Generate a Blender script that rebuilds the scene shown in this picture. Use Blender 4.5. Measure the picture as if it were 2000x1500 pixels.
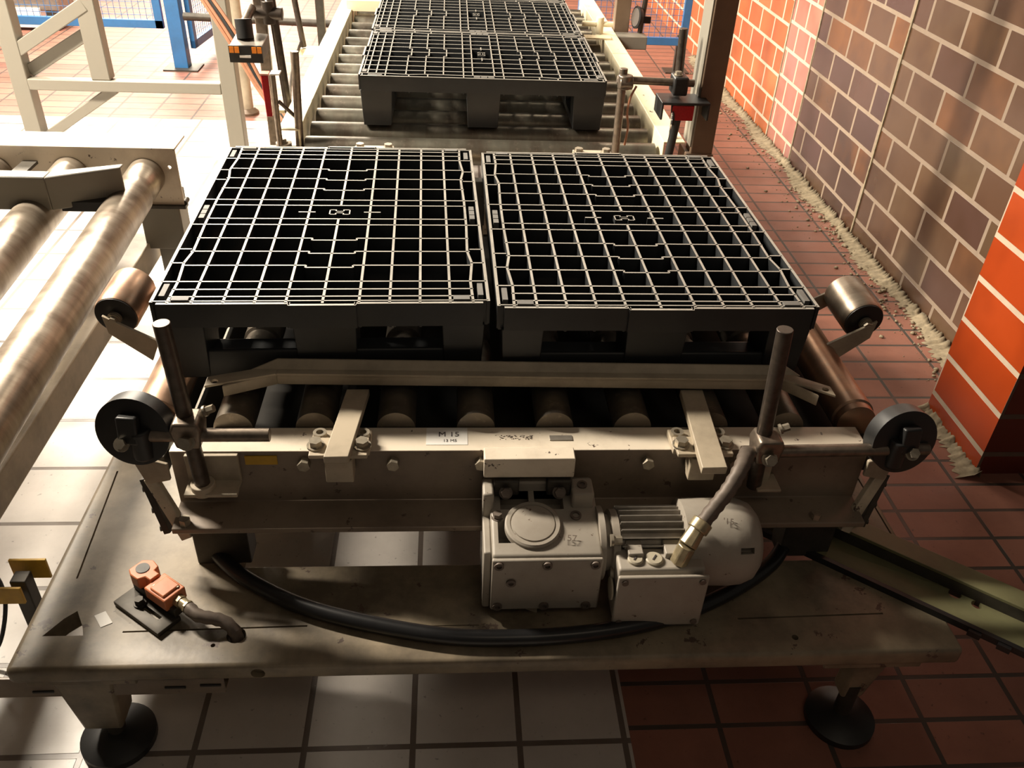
import bpy, bmesh, math, random
from mathutils import Vector, Matrix
random.seed(7)
for o in list(bpy.data.objects): bpy.data.objects.remove(o)
S = bpy.context.scene
COL = S.collection
PI = math.pi
def V(*a): return Vector(a)

# ------------------------------------------------------------------ camera
def make_camera():
    pi_, ya, ro = .6108, .0872, .052
    cp, sp = math.cos(pi_), math.sin(pi_)
    w = V(math.sin(ya)*cp, math.cos(ya)*cp, -sp)
    r0 = V(math.cos(ya), -math.sin(ya), 0); u0 = r0.cross(w)
    r = math.cos(ro)*r0 + math.sin(ro)*u0; u = -math.sin(ro)*r0 + math.cos(ro)*u0
    cam = bpy.data.cameras.new('camera'); co = bpy.data.objects.new('camera', cam); COL.objects.link(co)
    m = Matrix((r, u, -w)).transposed().to_4x4(); m.translation = V(-.0712, -1.3714, 1.4823)
    co.matrix_world = m
    cam.sensor_width = 36; cam.lens = 36*1679.32/2000; cam.clip_start = .05; cam.clip_end = 100
    S.camera = co
make_camera()
# ------------------------------------------------------------------ light
S.view_settings.view_transform = 'Standard'; S.view_settings.look = 'None'
S.view_settings.exposure = 0.05; S.view_settings.gamma = 1.0
wd = bpy.data.worlds.new('world'); S.world = wd; wd.use_nodes = True
wd.node_tree.nodes['Background'].inputs[0].default_value = (1.0, .86, .70, 1)
wd.node_tree.nodes['Background'].inputs[1].default_value = .07
def area(name, loc, target, sx, sy, power, col, spread=180):
    l = bpy.data.lights.new(name, 'AREA'); l.shape = 'RECTANGLE'; l.size = sx; l.size_y = sy
    l.energy = power; l.color = col; l.spread = math.radians(spread)
    o = bpy.data.objects.new(name, l); COL.objects.link(o); o.location = loc
    o.rotation_euler = (V(*target)-V(*loc)).to_track_quat('-Z', 'Y').to_euler()
    return o
WARM = (1.0, .88, .72)
# rows of ceiling tubes that run across the hall behind the conveyors, strongest on the left
for k, (x, y, z, p) in enumerate(((-2.5, 1.35, 2.65, 380), (-2.5, 4.1, 2.8, 330), (-2.6, 7.2, 3.1, 420), (-2.8, 11.5, 3.6, 700))):
    area('hall_tubes_%d' % (k+1), (x, y, z), (x+1.2, y-.5*(k > 0), 0), .18+.25*k, 1.3+.5*k, p, WARM)
area('wall_tubes', (.7, 3.4, 2.7), (1.5, 2.9, .3), .9, .2, 25, (1.0, .85, .66))
area('added_front_fill', (.6, -1.8, 2.9), (.3, -.1, 0), 1.4, .5, 3, (1.0, .80, .58))  # weak fill added from the front, no lamp seen there

# ------------------------------------------------------------------ materials
def nodes(name):
    m = bpy.data.materials.new(name); m.use_nodes = True; nt = m.node_tree
    return m, nt, nt.nodes['Principled BSDF']
def nd(nt, t, **k):
    n = nt.nodes.new(t)
    for a, b in k.items(): setattr(n, a, b)
    return n
def ramp(nt, fac, p0, p1, c0=(0, 0, 0, 1), c1=(1, 1, 1, 1)):
    r = nd(nt, 'ShaderNodeValToRGB'); e = r.color_ramp.elements
    e[0].position = p0; e[1].position = p1; e[0].color = c0; e[1].color = c1
    nt.links.new(fac, r.inputs[0]); return r.outputs[0]
def noise(nt, vec, scale, detail=4, rough=.55):
    n = nd(nt, 'ShaderNodeTexNoise'); n.inputs['Scale'].default_value = scale
    n.inputs['Detail'].default_value = detail; n.inputs['Roughness'].default_value = rough
    nt.links.new(vec, n.inputs['Vector']); return n.outputs[0]
def mix(nt, fac, a, b, mode='MIX'):
    m = nd(nt, 'ShaderNodeMix', data_type='RGBA', blend_type=mode)
    for i, s in ((0, fac), (6, a), (7, b)):
        if hasattr(s, 'links'): nt.links.new(s, m.inputs[i])
        elif isinstance(s, (int, float)): m.inputs[i].default_value = s
        else: m.inputs[i].default_value = (*s, 1) if len(s) == 3 else s
    return m.outputs[2]
def world_pos(nt): return nd(nt, 'ShaderNodeNewGeometry').outputs['Position']
def obj_pos(nt):
    tc = nd(nt, 'ShaderNodeTexCoord'); oi = nd(nt, 'ShaderNodeObjectInfo')
    ad = nd(nt, 'ShaderNodeVectorMath', operation='ADD'); sc = nd(nt, 'ShaderNodeVectorMath', operation='SCALE')
    nt.links.new(oi.outputs['Location'], sc.inputs[0]); sc.inputs['Scale'].default_value = 3.7
    nt.links.new(tc.outputs['Object'], ad.inputs[0]); nt.links.new(sc.outputs[0], ad.inputs[1]); return ad.outputs[0]
def bump(nt, bs, h, strength, dist=.002):
    b = nd(nt, 'ShaderNodeBump'); b.inputs['Strength'].default_value = strength; b.inputs['Distance'].default_value = dist
    nt.links.new(h, b.inputs['Height']); nt.links.new(b.outputs[0], bs.inputs['Normal'])
def paint(name, col, grime=(.12, .09, .06), chip=(.09, .06, .045), gs=9, ga=.5, cs=28, ct=.66, rough=.45, metal=0, gr=(.42, .72)):
    m, nt, bs = nodes(name); p = world_pos(nt)
    g = ramp(nt, noise(nt, p, gs, 6, .65), gr[0], gr[1])
    mg = nd(nt, 'ShaderNodeMath', operation='MULTIPLY'); nt.links.new(g, mg.inputs[0]); mg.inputs[1].default_value = ga
    c = mix(nt, mg.outputs[0], col, grime)
    ch = ramp(nt, noise(nt, p, cs, 5, .7), ct, ct+.02)
    c = mix(nt, ch, c, chip)
    nt.links.new(c, bs.inputs['Base Color'])
    bs.inputs['Roughness'].default_value = rough; bs.inputs['Metallic'].default_value = metal
    bump(nt, bs, noise(nt, p, 60, 3), .25, .001)
    return m
def flat(name, col, rough=.5, metal=0, var=.25, sc=40, bmp=.1):
    m, nt, bs = nodes(name); p = world_pos(nt)
    c = mix(nt, ramp(nt, noise(nt, p, sc), .3, .75), col, tuple(x*(1-var) for x in col))
    nt.links.new(c, bs.inputs['Base Color']); bs.inputs['Roughness'].default_value = rough
    bs.inputs['Metallic'].default_value = metal
    if bmp: bump(nt, bs, noise(nt, p, sc*2), bmp, .0006)
    return m
def roller_mat(name, col, col2, axis, rough=.35, band=9, metal=.75):
    m, nt, bs = nodes(name); p = world_pos(nt)
    mp = nd(nt, 'ShaderNodeMapping'); nt.links.new(p, mp.inputs[0])
    s = [.6, .6, .6]; s['xyz'.index(axis)] = 3.0; mp.inputs['Scale'].default_value = s
    f = ramp(nt, noise(nt, mp.outputs[0], band, 5, .6), .38, .66)
    c = mix(nt, f, col, col2)
    c = mix(nt, ramp(nt, noise(nt, p, 55, 5, .7), .55, .8), c, (.30, .25, .20))
    nt.links.new(c, bs.inputs['Base Color'])
    r = nd(nt, 'ShaderNodeMapRange'); nt.links.new(noise(nt, p, 30), r.inputs[0])
    r.inputs['To Min'].default_value = rough-.1; r.inputs['To Max'].default_value = rough+.2
    nt.links.new(r.outputs[0], bs.inputs['Roughness']); bs.inputs['Metallic'].default_value = metal
    bump(nt, bs, noise(nt, p, 90, 4), .25, .0006)
    return m
M = {}
M['cream'] = paint('cream_paint', (.60, .53, .40), grime=(.16, .12, .085), ga=.75, ct=.63)
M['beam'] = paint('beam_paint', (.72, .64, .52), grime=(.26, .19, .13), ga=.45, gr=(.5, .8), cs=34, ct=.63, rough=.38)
M['grimy_shaded'] = paint('grimy_shaded_beam_paint', (.25, .195, .145), grime=(.12, .09, .065), ga=.8, gs=7, gr=(.38, .7), cs=34, ct=.64, rough=.42)  # darker copy of the beam paint: shade below its top, plus grime
M['plate'] = paint('platform_paint', (.29, .235, .16), grime=(.10, .08, .055), gs=6, ga=.85, gr=(.38, .62), cs=18, ct=.63, rough=.42)
M['yellowcream'] = paint('rail_paint', (.88, .80, .56), grime=(.35, .26, .14), ga=.35, gr=(.55, .8), ct=.65)
M['greybeige'] = paint('guide_paint', (.46, .39, .29), grime=(.17, .14, .10), ga=.6, chip=(.2, .17, .13), ct=.76, rough=.5)
M['post'] = paint('frame_paint', (.21, .195, .16), grime=(.22, .20, .16), ga=.5, ct=.74, rough=.5)
M['motor'] = paint('motor_paint', (.36, .325, .275), grime=(.20, .16, .12), ga=.45, cs=60, ct=.66, chip=(.10, .06, .04), rough=.5)
M['galv'] = flat('galvanised_steel', (.34, .31, .27), .42, .5, .35, 35)
M['rod'] = flat('steel_rod', (.26, .21, .165), .38, .7, .5, 60)
M['darkrod'] = flat('dark_steel_rod', (.10, .08, .065), .4, .6, .5, 60)
M['bolt'] = flat('bolt_steel', (.42, .37, .29), .4, .6, .3, 80)
M['black'] = flat('black_rubber', (.018, .018, .018), .42, 0, .3, 40)
M['hose'] = flat('black_hose', (.015, .015, .016), .3, 0, .3, 30)
M['plastic'] = flat('pallet_plastic', (.022, .024, .026), .42, 0, .35, 18, .15)
M['scuff_sheen'] = flat('scuff_and_sheen_rib_tops', (.34, .32, .28), .38, 0, .35, 25)  # lighter rib tops: scuffing plus the glint of the lamps put into the colour
M['pad'] = flat('anti_slip_pads', (.13, .125, .115), .6, 0, .3, 40)
M['column'] = paint('column_paint', (.17, .115, .075), grime=(.10, .07, .05), ga=.6, ct=.78, rough=.45)
M['blue'] = paint('fence_blue', (.035, .17, .42), grime=(.03, .08, .15), ga=.4, ct=.74, rough=.35)
M['yellow'] = flat('yellow_paint', (.62, .36, .02), .5)
M['orange'] = paint('switch_orange', (.62, .20, .085), grime=(.30, .12, .07), ga=.5, cs=70, ct=.74)
M['red'] = flat('reflector_red', (.42, .015, .02), .25, 0, .3, 200)
M['redpink'] = flat('faded_red', (.6, .28, .22), .5)
M['white'] = flat('white_label', (.85, .83, .78), .5, 0, .04, 20, 0)
M['ink'] = flat('label_ink', (.06, .05, .05), .6, 0, .1, 20, 0)
M['amber'] = flat('amber_label', (.9, .28, .02), .5, 0, .15, 200, 0)
M['mirror'] = flat('mirror_face', (.85, .85, .85), .08, .9, .02, 20, 0)
M['conduit'] = flat('conduit_grey', (.17, .135, .11), .55, .2, .4, 60)
M['brass'] = flat('nickel_gland', (.52, .43, .27), .33, .6, .4, 60)
M['capcream'] = flat('cap_cream', (.48, .43, .33), .5)
M['copper'] = flat('orange_cable', (.34, .15, .08), .5)
M['track'] = paint('track_paint', (.17, .165, .085), grime=(.10, .085, .05), ga=.7, chip=(.08, .05, .03), ct=.75, rough=.4)
M['darkmet'] = flat('dark_metal', (.07, .062, .05), .5, .4, .4, 40)
M['roll_far'] = roller_mat('grey_roller', (.20, .19, .15), (.13, .105, .08), 'x', .34, 4)
M['roll_near'] = roller_mat('worn_roller', (.20, .175, .14), (.12, .10, .08), 'y', .38, 4)
M['roll_left'] = roller_mat('rust_spotted_roller', (.34, .29, .23), (.17, .13, .095), 'y', .32, 7)
M['roll_copper'] = roller_mat('coppery_roller', (.42, .26, .17), (.26, .17, .12), 'y', .32, 4)
M['gap_shade'] = flat('gap_shade_black', (.022, .019, .015), .9, 0, .4, 30)  # near black that paints shade into the gaps between the rollers
M['dust'] = flat('crumbled_grout', (.34, .28, .185), .95, 0, .5, 60, .5)

def tile_floor(name, sx, sy, ox, oy, c1, c2, mortar, msz, rough, blotch):
    m, nt, bs = nodes(name); p = world_pos(nt)
    mp = nd(nt, 'ShaderNodeMapping'); nt.links.new(p, mp.inputs[0]); mp.inputs['Location'].default_value = (-ox, -oy, 0)
    b = nd(nt, 'ShaderNodeTexBrick', offset=0.0, squash=1.0); nt.links.new(mp.outputs[0], b.inputs[0])
    for k, v in (('Scale', 1), ('Mortar Size', msz), ('Mortar Smooth', .15), ('Brick Width', sx), ('Row Height', sy), ('Bias', 0)):
        b.inputs[k].default_value = v
    b.inputs['Color1'].default_value = (*c1, 1); b.inputs['Color2'].default_value = (*c2, 1); b.inputs['Mortar'].default_value = (*mortar, 1)
    g = ramp(nt, noise(nt, p, 5, 6, .7), .42, .75)
    mg = nd(nt, 'ShaderNodeMath', operation='MULTIPLY'); nt.links.new(g, mg.inputs[0]); mg.inputs[1].default_value = blotch
    c = mix(nt, mg.outputs[0], b.outputs[0], tuple(x*.45 for x in c1))
    c = mix(nt, ramp(nt, noise(nt, p, 70, 3), .66, .75), c, tuple(x*.5 for x in c2))
    nt.links.new(c, bs.inputs['Base Color'])
    r = nd(nt, 'ShaderNodeMapRange'); nt.links.new(noise(nt, p, 9, 5), r.inputs[0])
    r.inputs['To Min'].default_value = rough-.12; r.inputs['To Max'].default_value = rough+.2
    nt.links.new(r.outputs[0], bs.inputs['Roughness'])
    iv = nd(nt, 'ShaderNodeMath', operation='SUBTRACT'); iv.inputs[0].default_value = 1; nt.links.new(b.outputs[1], iv.inputs[1])
    bump(nt, bs, iv.outputs[0], .6, .004)
    return m
M['floor_white'] = tile_floor('white_floor_tiles', .2, .2, -.14, -.04, (.58, .54, .50), (.52, .48, .44), (.13, .10, .08), .006, .33, .35)
M['floor_red'] = tile_floor('red_floor_tiles', .205, .0985, .04, -.02, (.30, .125, .085), (.235, .10, .07), (.05, .04, .032), .0055, .45, .55)

def wall_mat(name, cols, mortar, axis='y', oy=0, oz=0, rough=.25, bw=.25, rh=.12, ms=.008):
    m, nt, bs = nodes(name); p = world_pos(nt)
    sp = nd(nt, 'ShaderNodeSeparateXYZ'); nt.links.new(p, sp.inputs[0])
    cb = nd(nt, 'ShaderNodeCombineXYZ')
    nt.links.new(sp.outputs['XYZ'.index(axis.upper())], cb.inputs[0]); nt.links.new(sp.outputs[2], cb.inputs[1])
    mp = nd(nt, 'ShaderNodeMapping'); nt.links.new(cb.outputs[0], mp.inputs[0]); mp.inputs['Location'].default_value = (-oy, -oz, 0)
    b = nd(nt, 'ShaderNodeTexBrick', offset=.5, squash=1.0); nt.links.new(mp.outputs[0], b.inputs[0])
    for k, v in (('Scale', 1), ('Mortar Size', ms), ('Mortar Smooth', .1), ('Brick Width', bw), ('Row Height', rh), ('Bias', 0)):
        b.inputs[k].default_value = v
    b.inputs['Color1'].default_value = (0, 0, 0, 1); b.inputs['Color2'].default_value = (1, 1, 1, 1); b.inputs['Mortar'].default_value = (.5, .5, .5, 1)
    r = nd(nt, 'ShaderNodeValToRGB'); el = r.color_ramp.elements
    while len(el) < len(cols): el.new(.5)
    for i, c in enumerate(cols): el[i].position = i/(len(cols)-1); el[i].color = (*c, 1)
    nt.links.new(b.outputs[0], r.inputs[0])
    c = mix(nt, ramp(nt, noise(nt, p, 3.5, 3), .4, .7), r.outputs[0], tuple(x*.62 for x in cols[0]))
    c = mix(nt, b.outputs[1], c, mix(nt, noise(nt, p, 30), mortar, tuple(x*.7 for x in mortar)))
    nt.links.new(c, bs.inputs['Base Color'])
    rr = nd(nt, 'ShaderNodeMapRange'); nt.links.new(b.outputs[1], rr.inputs[0]); rr.inputs['To Min'].default_value = rough; rr.inputs['To Max'].default_value = .9
    nt.links.new(rr.outputs[0], bs.inputs['Roughness'])
    iv = nd(nt, 'ShaderNodeMath', operation='SUBTRACT'); iv.inputs[0].default_value = 1; nt.links.new(b.outputs[1], iv.inputs[1])
    bump(nt, bs, iv.outputs[0], .5, .004)
    return m
GROUT = (.52, .42, .31)
M['wall_brown'] = wall_mat('brown_glazed_bricks', [(.085, .043, .026), (.095, .06, .033), (.07, .037, .028), (.105, .06, .031), (.14, .055, .023)], (.27, .205, .15), oz=.077, oy=1.342, bw=.237, rh=.125)
M['wall_purple'] = wall_mat('purple_brown_glazed_bricks', [(.08, .042, .031), (.062, .033, .031), (.095, .052, .029), (.18, .07, .023)], (.32, .245, .18), oz=.088, oy=2.392, bw=.226, rh=.125)
M['wall_orange'] = wall_mat('orange_glazed_bricks', [(.50, .13, .04), (.42, .10, .035), (.55, .17, .06)], (.62, .5, .38), oz=.083, oy=3.62, bw=.21, rh=.12)
M['wall_pink'] = wall_mat('pinkish_glazed_bricks', [(.42, .17, .12), (.30, .14, .14), (.45, .2, .13)], (.62, .5, .38), oz=.088, oy=2.7, bw=.16, rh=.125)
M['pilaster'] = wall_mat('bright_orange_bricks', [(.34, .045, .007), (.30, .04, .007), (.36, .052, .008)], GROUT, oz=.068, oy=.312, bw=.6, rh=.126)
M['pilaster_front'] = wall_mat('shaded_pilaster_bricks', [(.13, .022, .012), (.11, .02, .012)], (.16, .11, .08), axis='x', oz=.068, oy=1.344, rh=.126)  # darker copy of the pilaster bricks: shade of the front face painted in

# ------------------------------------------------------------------ mesh builder (world coordinates)
class B:
    def __init__(s): s.bm = bmesh.new(); s.mi = 0
    def _f(s, vs):
        try: f = s.bm.faces.new(vs); f.material_index = s.mi; return f
        except ValueError: pass
    def hexa(s, P):
        v = [s.bm.verts.new(p) for p in P]
        for q in ((3, 2, 1, 0), (4, 5, 6, 7), (0, 1, 5, 4), (1, 2, 6, 5), (2, 3, 7, 6), (3, 0, 4, 7)): s._f([v[i] for i in q])
        return s
    def box(s, x0, x1, y0, y1, z0, z1):
        return s.hexa([(x0, y0, z0), (x1, y0, z0), (x1, y1, z0), (x0, y1, z0), (x0, y0, z1), (x1, y0, z1), (x1, y1, z1), (x0, y1, z1)])
    def obox(s, c, size, m=Matrix.Identity(3)):
        c = V(*c); h = [x/2 for x in size]; P = []
        for z in (-1, 1):
            for x, y in ((-1, -1), (1, -1), (1, 1), (-1, 1)): P.append(c + m @ V(x*h[0], y*h[1], z*h[2]))
        return s.hexa(P)
    def bar(s, a, b, w, h, up=(0, 0, 1)):
        a, b = V(*a), V(*b); d = (b-a).normalized(); sd = d.cross(V(*up)).normalized(); u = sd.cross(d)
        P = []
        for q in (-h/2, h/2):
            for base, e in ((a, -1), (a, 1), (b, 1), (b, -1)): P.append(base + sd*e*w/2 + u*q)
        return s.hexa(P)
    def cyl(s, a, b, r, seg=24, r2=None, cap=True):
        a, b = V(*a), V(*b); d = (b-a).normalized(); x = d.orthogonal().normalized(); y = d.cross(x)
        r2 = r if r2 is None else r2
        A = [s.bm.verts.new(a+(x*math.cos(t)+y*math.sin(t))*r) for t in [2*PI*i/seg for i in range(seg)]]
        C = [s.bm.verts.new(b+(x*math.cos(t)+y*math.sin(t))*r2) for t in [2*PI*i/seg for i in range(seg)]]
        for i in range(seg): s._f([A[i], A[(i+1) % seg], C[(i+1) % seg], C[i]])
        if cap: s._f(A[::-1]); s._f(C)
        return s
    def lathe(s, a, d, prof, seg=32):
        a, d = V(*a), V(*d).normalized(); x = d.orthogonal().normalized(); y = d.cross(x); R = []
        for t, r in prof:
            R.append([s.bm.verts.new(a+d*t+(x*math.cos(q)+y*math.sin(q))*max(r, .0002)) for q in [2*PI*i/seg for i in range(seg)]])
        for A, C in zip(R, R[1:]):
            for i in range(seg): s._f([A[i], A[(i+1) % seg], C[(i+1) % seg], C[i]])
        s._f(R[0][::-1]); s._f(R[-1]); return s
    def tube(s, pts, r, seg=12, ring=0):
        P = catmull(pts) if len(pts) > 2 else [V(*p) for p in pts]
        R = []; x = None
        for i, p in enumerate(P):
            d = (P[min(i+1, len(P)-1)]-P[max(i-1, 0)]).normalized()
            x = (x - d*x.dot(d)).normalized() if x else d.orthogonal().normalized()
            y = d.cross(x); rr = r*(1+(ring if i % 2 else 0))
            R.append([s.bm.verts.new(p+(x*math.cos(q)+y*math.sin(q))*rr) for q in [2*PI*k/seg for k in range(seg)]])
        for A, C in zip(R, R[1:]):
            for i in range(seg): s._f([A[i], A[(i+1) % seg], C[(i+1) % seg], C[i]])
        s._f(R[0][::-1]); s._f(R[-1]); return s
    def prism(s, pts, axis, a0, a1):
        k = 'xyz'.index(axis)
        def P(u, v, t): q = [u, v]; q.insert(k, t); return q
        A = [s.bm.verts.new(P(u, v, a0)) for u, v in pts]; C = [s.bm.verts.new(P(u, v, a1)) for u, v in pts]
        n = len(pts)
        for i in range(n): s._f([A[i], A[(i+1) % n], C[(i+1) % n], C[i]])
        s._f(A[::-1]); s._f(C); return s
    def bolt(s, p, d, r=.009, h=.008):
        p, d = V(*p), V(*d).normalized()
        s.cyl(p, p+d*h*.25, r*1.35, 20); s.cyl(p+d*h*.25, p+d*h, r, 6); return s
    def mat(s, i): s.mi = i; return s
    def build(s, name, mats, parent=None, bevel=0, ang=35, seg=2):
        bmesh.ops.recalc_face_normals(s.bm, faces=s.bm.faces)
        me = bpy.data.meshes.new(name)
        if parent is not None:
            off = wloc(parent); bmesh.ops.translate(s.bm, verts=s.bm.verts, vec=-off)
        s.bm.to_mesh(me); s.bm.free()
        for m in (mats if isinstance(mats, (list, tuple)) else [mats]): me.materials.append(M[m])
        me.shade_smooth(); me.set_sharp_from_angle(angle=math.radians(ang))
        o = bpy.data.objects.new(name, me); COL.objects.link(o)
        if parent is not None: o.parent = parent
        if bevel:
            b = o.modifiers.new('bevel', 'BEVEL'); b.width = bevel; b.segments = seg; b.limit_method = 'ANGLE'; b.angle_limit = math.radians(40)
        return o
def wloc(o):
    v = V(0, 0, 0)
    while o: v = v + o.location; o = o.parent
    return v
def catmull(pts, n=10):
    P = [V(*p) for p in pts]; P = [P[0]*2-P[1]]+P+[P[-1]*2-P[-2]]; out = []
    for i in range(1, len(P)-2):
        a, b, c, d = P[i-1:i+3]
        L = max(3, int((c-b).length/.008)) if n == 10 else n
        for k in range(L):
            t = k/L; out.append(.5*((2*b)+(c-a)*t+(2*a-5*b+4*c-d)*t*t+(3*b-a-3*c+d)*t**3))
    out.append(P[-2]); return out
def thing(name, label, cat, loc, group=None):
    o = bpy.data.objects.new(name, None); COL.objects.link(o); o.location = loc; o.empty_display_size = .05
    o['label'] = label; o['category'] = cat
    if group: o['group'] = group
    return o
def tag(o, label, cat, group=None, kind=None):
    o['label'] = label; o['category'] = cat
    if group: o['group'] = group
    if kind: o['kind'] = kind
    return o
def struct(o): o['kind'] = 'structure'; return o
def part_label(o, s): o['label'] = s; return o
def cut(o, cutters):
    """real holes: boolean the cutter shapes out of the object, keep the result as its mesh"""
    cm = bpy.data.meshes.new('cut'); cutters.bm.normal_update()
    bmesh.ops.recalc_face_normals(cutters.bm, faces=cutters.bm.faces)
    off = wloc(o.parent) if o.parent else V(0, 0, 0)
    bmesh.ops.translate(cutters.bm, verts=cutters.bm.verts, vec=-off); cutters.bm.to_mesh(cm); cutters.bm.free()
    c = bpy.data.objects.new('cut', cm); COL.objects.link(c); c.location = off
    md = o.modifiers.new('hole', 'BOOLEAN'); md.object = c; md.solver = 'EXACT'; md.use_self = True
    bpy.context.view_layer.update()
    dg = bpy.context.evaluated_depsgraph_get()
    me = bpy.data.meshes.new_from_object(o.evaluated_get(dg))
    o.modifiers.clear(); o.data = me
    bpy.data.objects.remove(c)
    me.shade_smooth(); me.set_sharp_from_angle(angle=math.radians(35))
def bits(name, mats, parent, calls, bevel=0):
    for fn, args in calls:
        b = B(); getattr(b, fn)(*args); b.build(name, mats, parent, bevel)
def roundbar(x0, x1, y, z, r): return B().cyl((x0, y, z), (x1, y, z), r)

# ================================================================== SETTING
b = B(); b.mat(0)
def quad(b, x0, x1, y0, y1, z=0): b._f([b.bm.verts.new(p) for p in ((x0, y0, z), (x1, y0, z), (x1, y1, z), (x0, y1, z))])
quad(b, -7, .272, -2.5, 3.08); b.mat(1); quad(b, .272, 3, -2.5, 3.08); quad(b, -7, 3, 3.08, 16)
struct(b.build('floor', ['floor_white', 'floor_red']))
struct(B().box(1.58, 1.9, .609, 1.81, 0, 2.6).build('wall_right', 'wall_brown'))
struct(B().box(1.579, 1.9, 1.81, 2.62, 0, 2.6).build('wall_right_middle', 'wall_purple'))
struct(B().box(1.578, 1.9, 2.62, 2.98, 0, 2.6).build('wall_right_strip', 'wall_pink'))
struct(B().box(1.577, 1.9, 2.98, 9, 0, 2.6).build('wall_right_back', 'wall_orange'))
for k, y in enumerate((1.81, 2.62, 2.98)): struct(B().box(1.5755, 1.60, y-.005, y+.005, 0, 2.6).build('trim_%d' % (k+1), 'dust'))
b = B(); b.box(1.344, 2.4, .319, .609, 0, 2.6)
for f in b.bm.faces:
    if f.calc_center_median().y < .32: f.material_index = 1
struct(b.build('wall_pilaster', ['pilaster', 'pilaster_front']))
struct(B().box(-1.90, -1.82, -2.5, .70, 0, 2.3).build('added_shade_wall', 'post'))  # unseen wall added out of view to shade the near left floor
# crumbled grout along the foot of the wall
b = B(); rnd = random.Random(3)
for side in ((1.57, .62, 4.6, 0), (1.345, .30, .62, 0)):
    x, y0, y1, _ = side; n = int((y1-y0)/.007); prev = None
    for i in range(n+1):
        y = y0+(y1-y0)*i/n; w = .03+.018*math.sin(y*9)+rnd.random()*.03; h = .006+rnd.random()*.009
        cur = [b.bm.verts.new(p) for p in ((x-w, y, .001), (x-w*.6, y, h*(.3+.7*rnd.random())), (x-.012, y, h*(.8+.6*rnd.random())), (x+.004, y, h*2.2), (x+.004, y, .001))]
        if prev:
            for k in range(4): b._f([prev[k], prev[k+1], cur[k+1], cur[k]])
        prev = cur
for i in range(900):
    y = .6+rnd.random()**1.2*3.6; x = 1.56-abs(rnd.gauss(0, .07)); s = .001+rnd.random()**2*.006
    b.obox((x, y, s*.5), (s*2, s*1.6, s), Matrix.Rotation(rnd.random()*3, 3, 'Z'))
o = b.build('grout_debris', 'dust', ang=180); tag(o, 'pale crumbled grout and dust along the foot of the brick wall', 'debris', kind='stuff')

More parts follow.
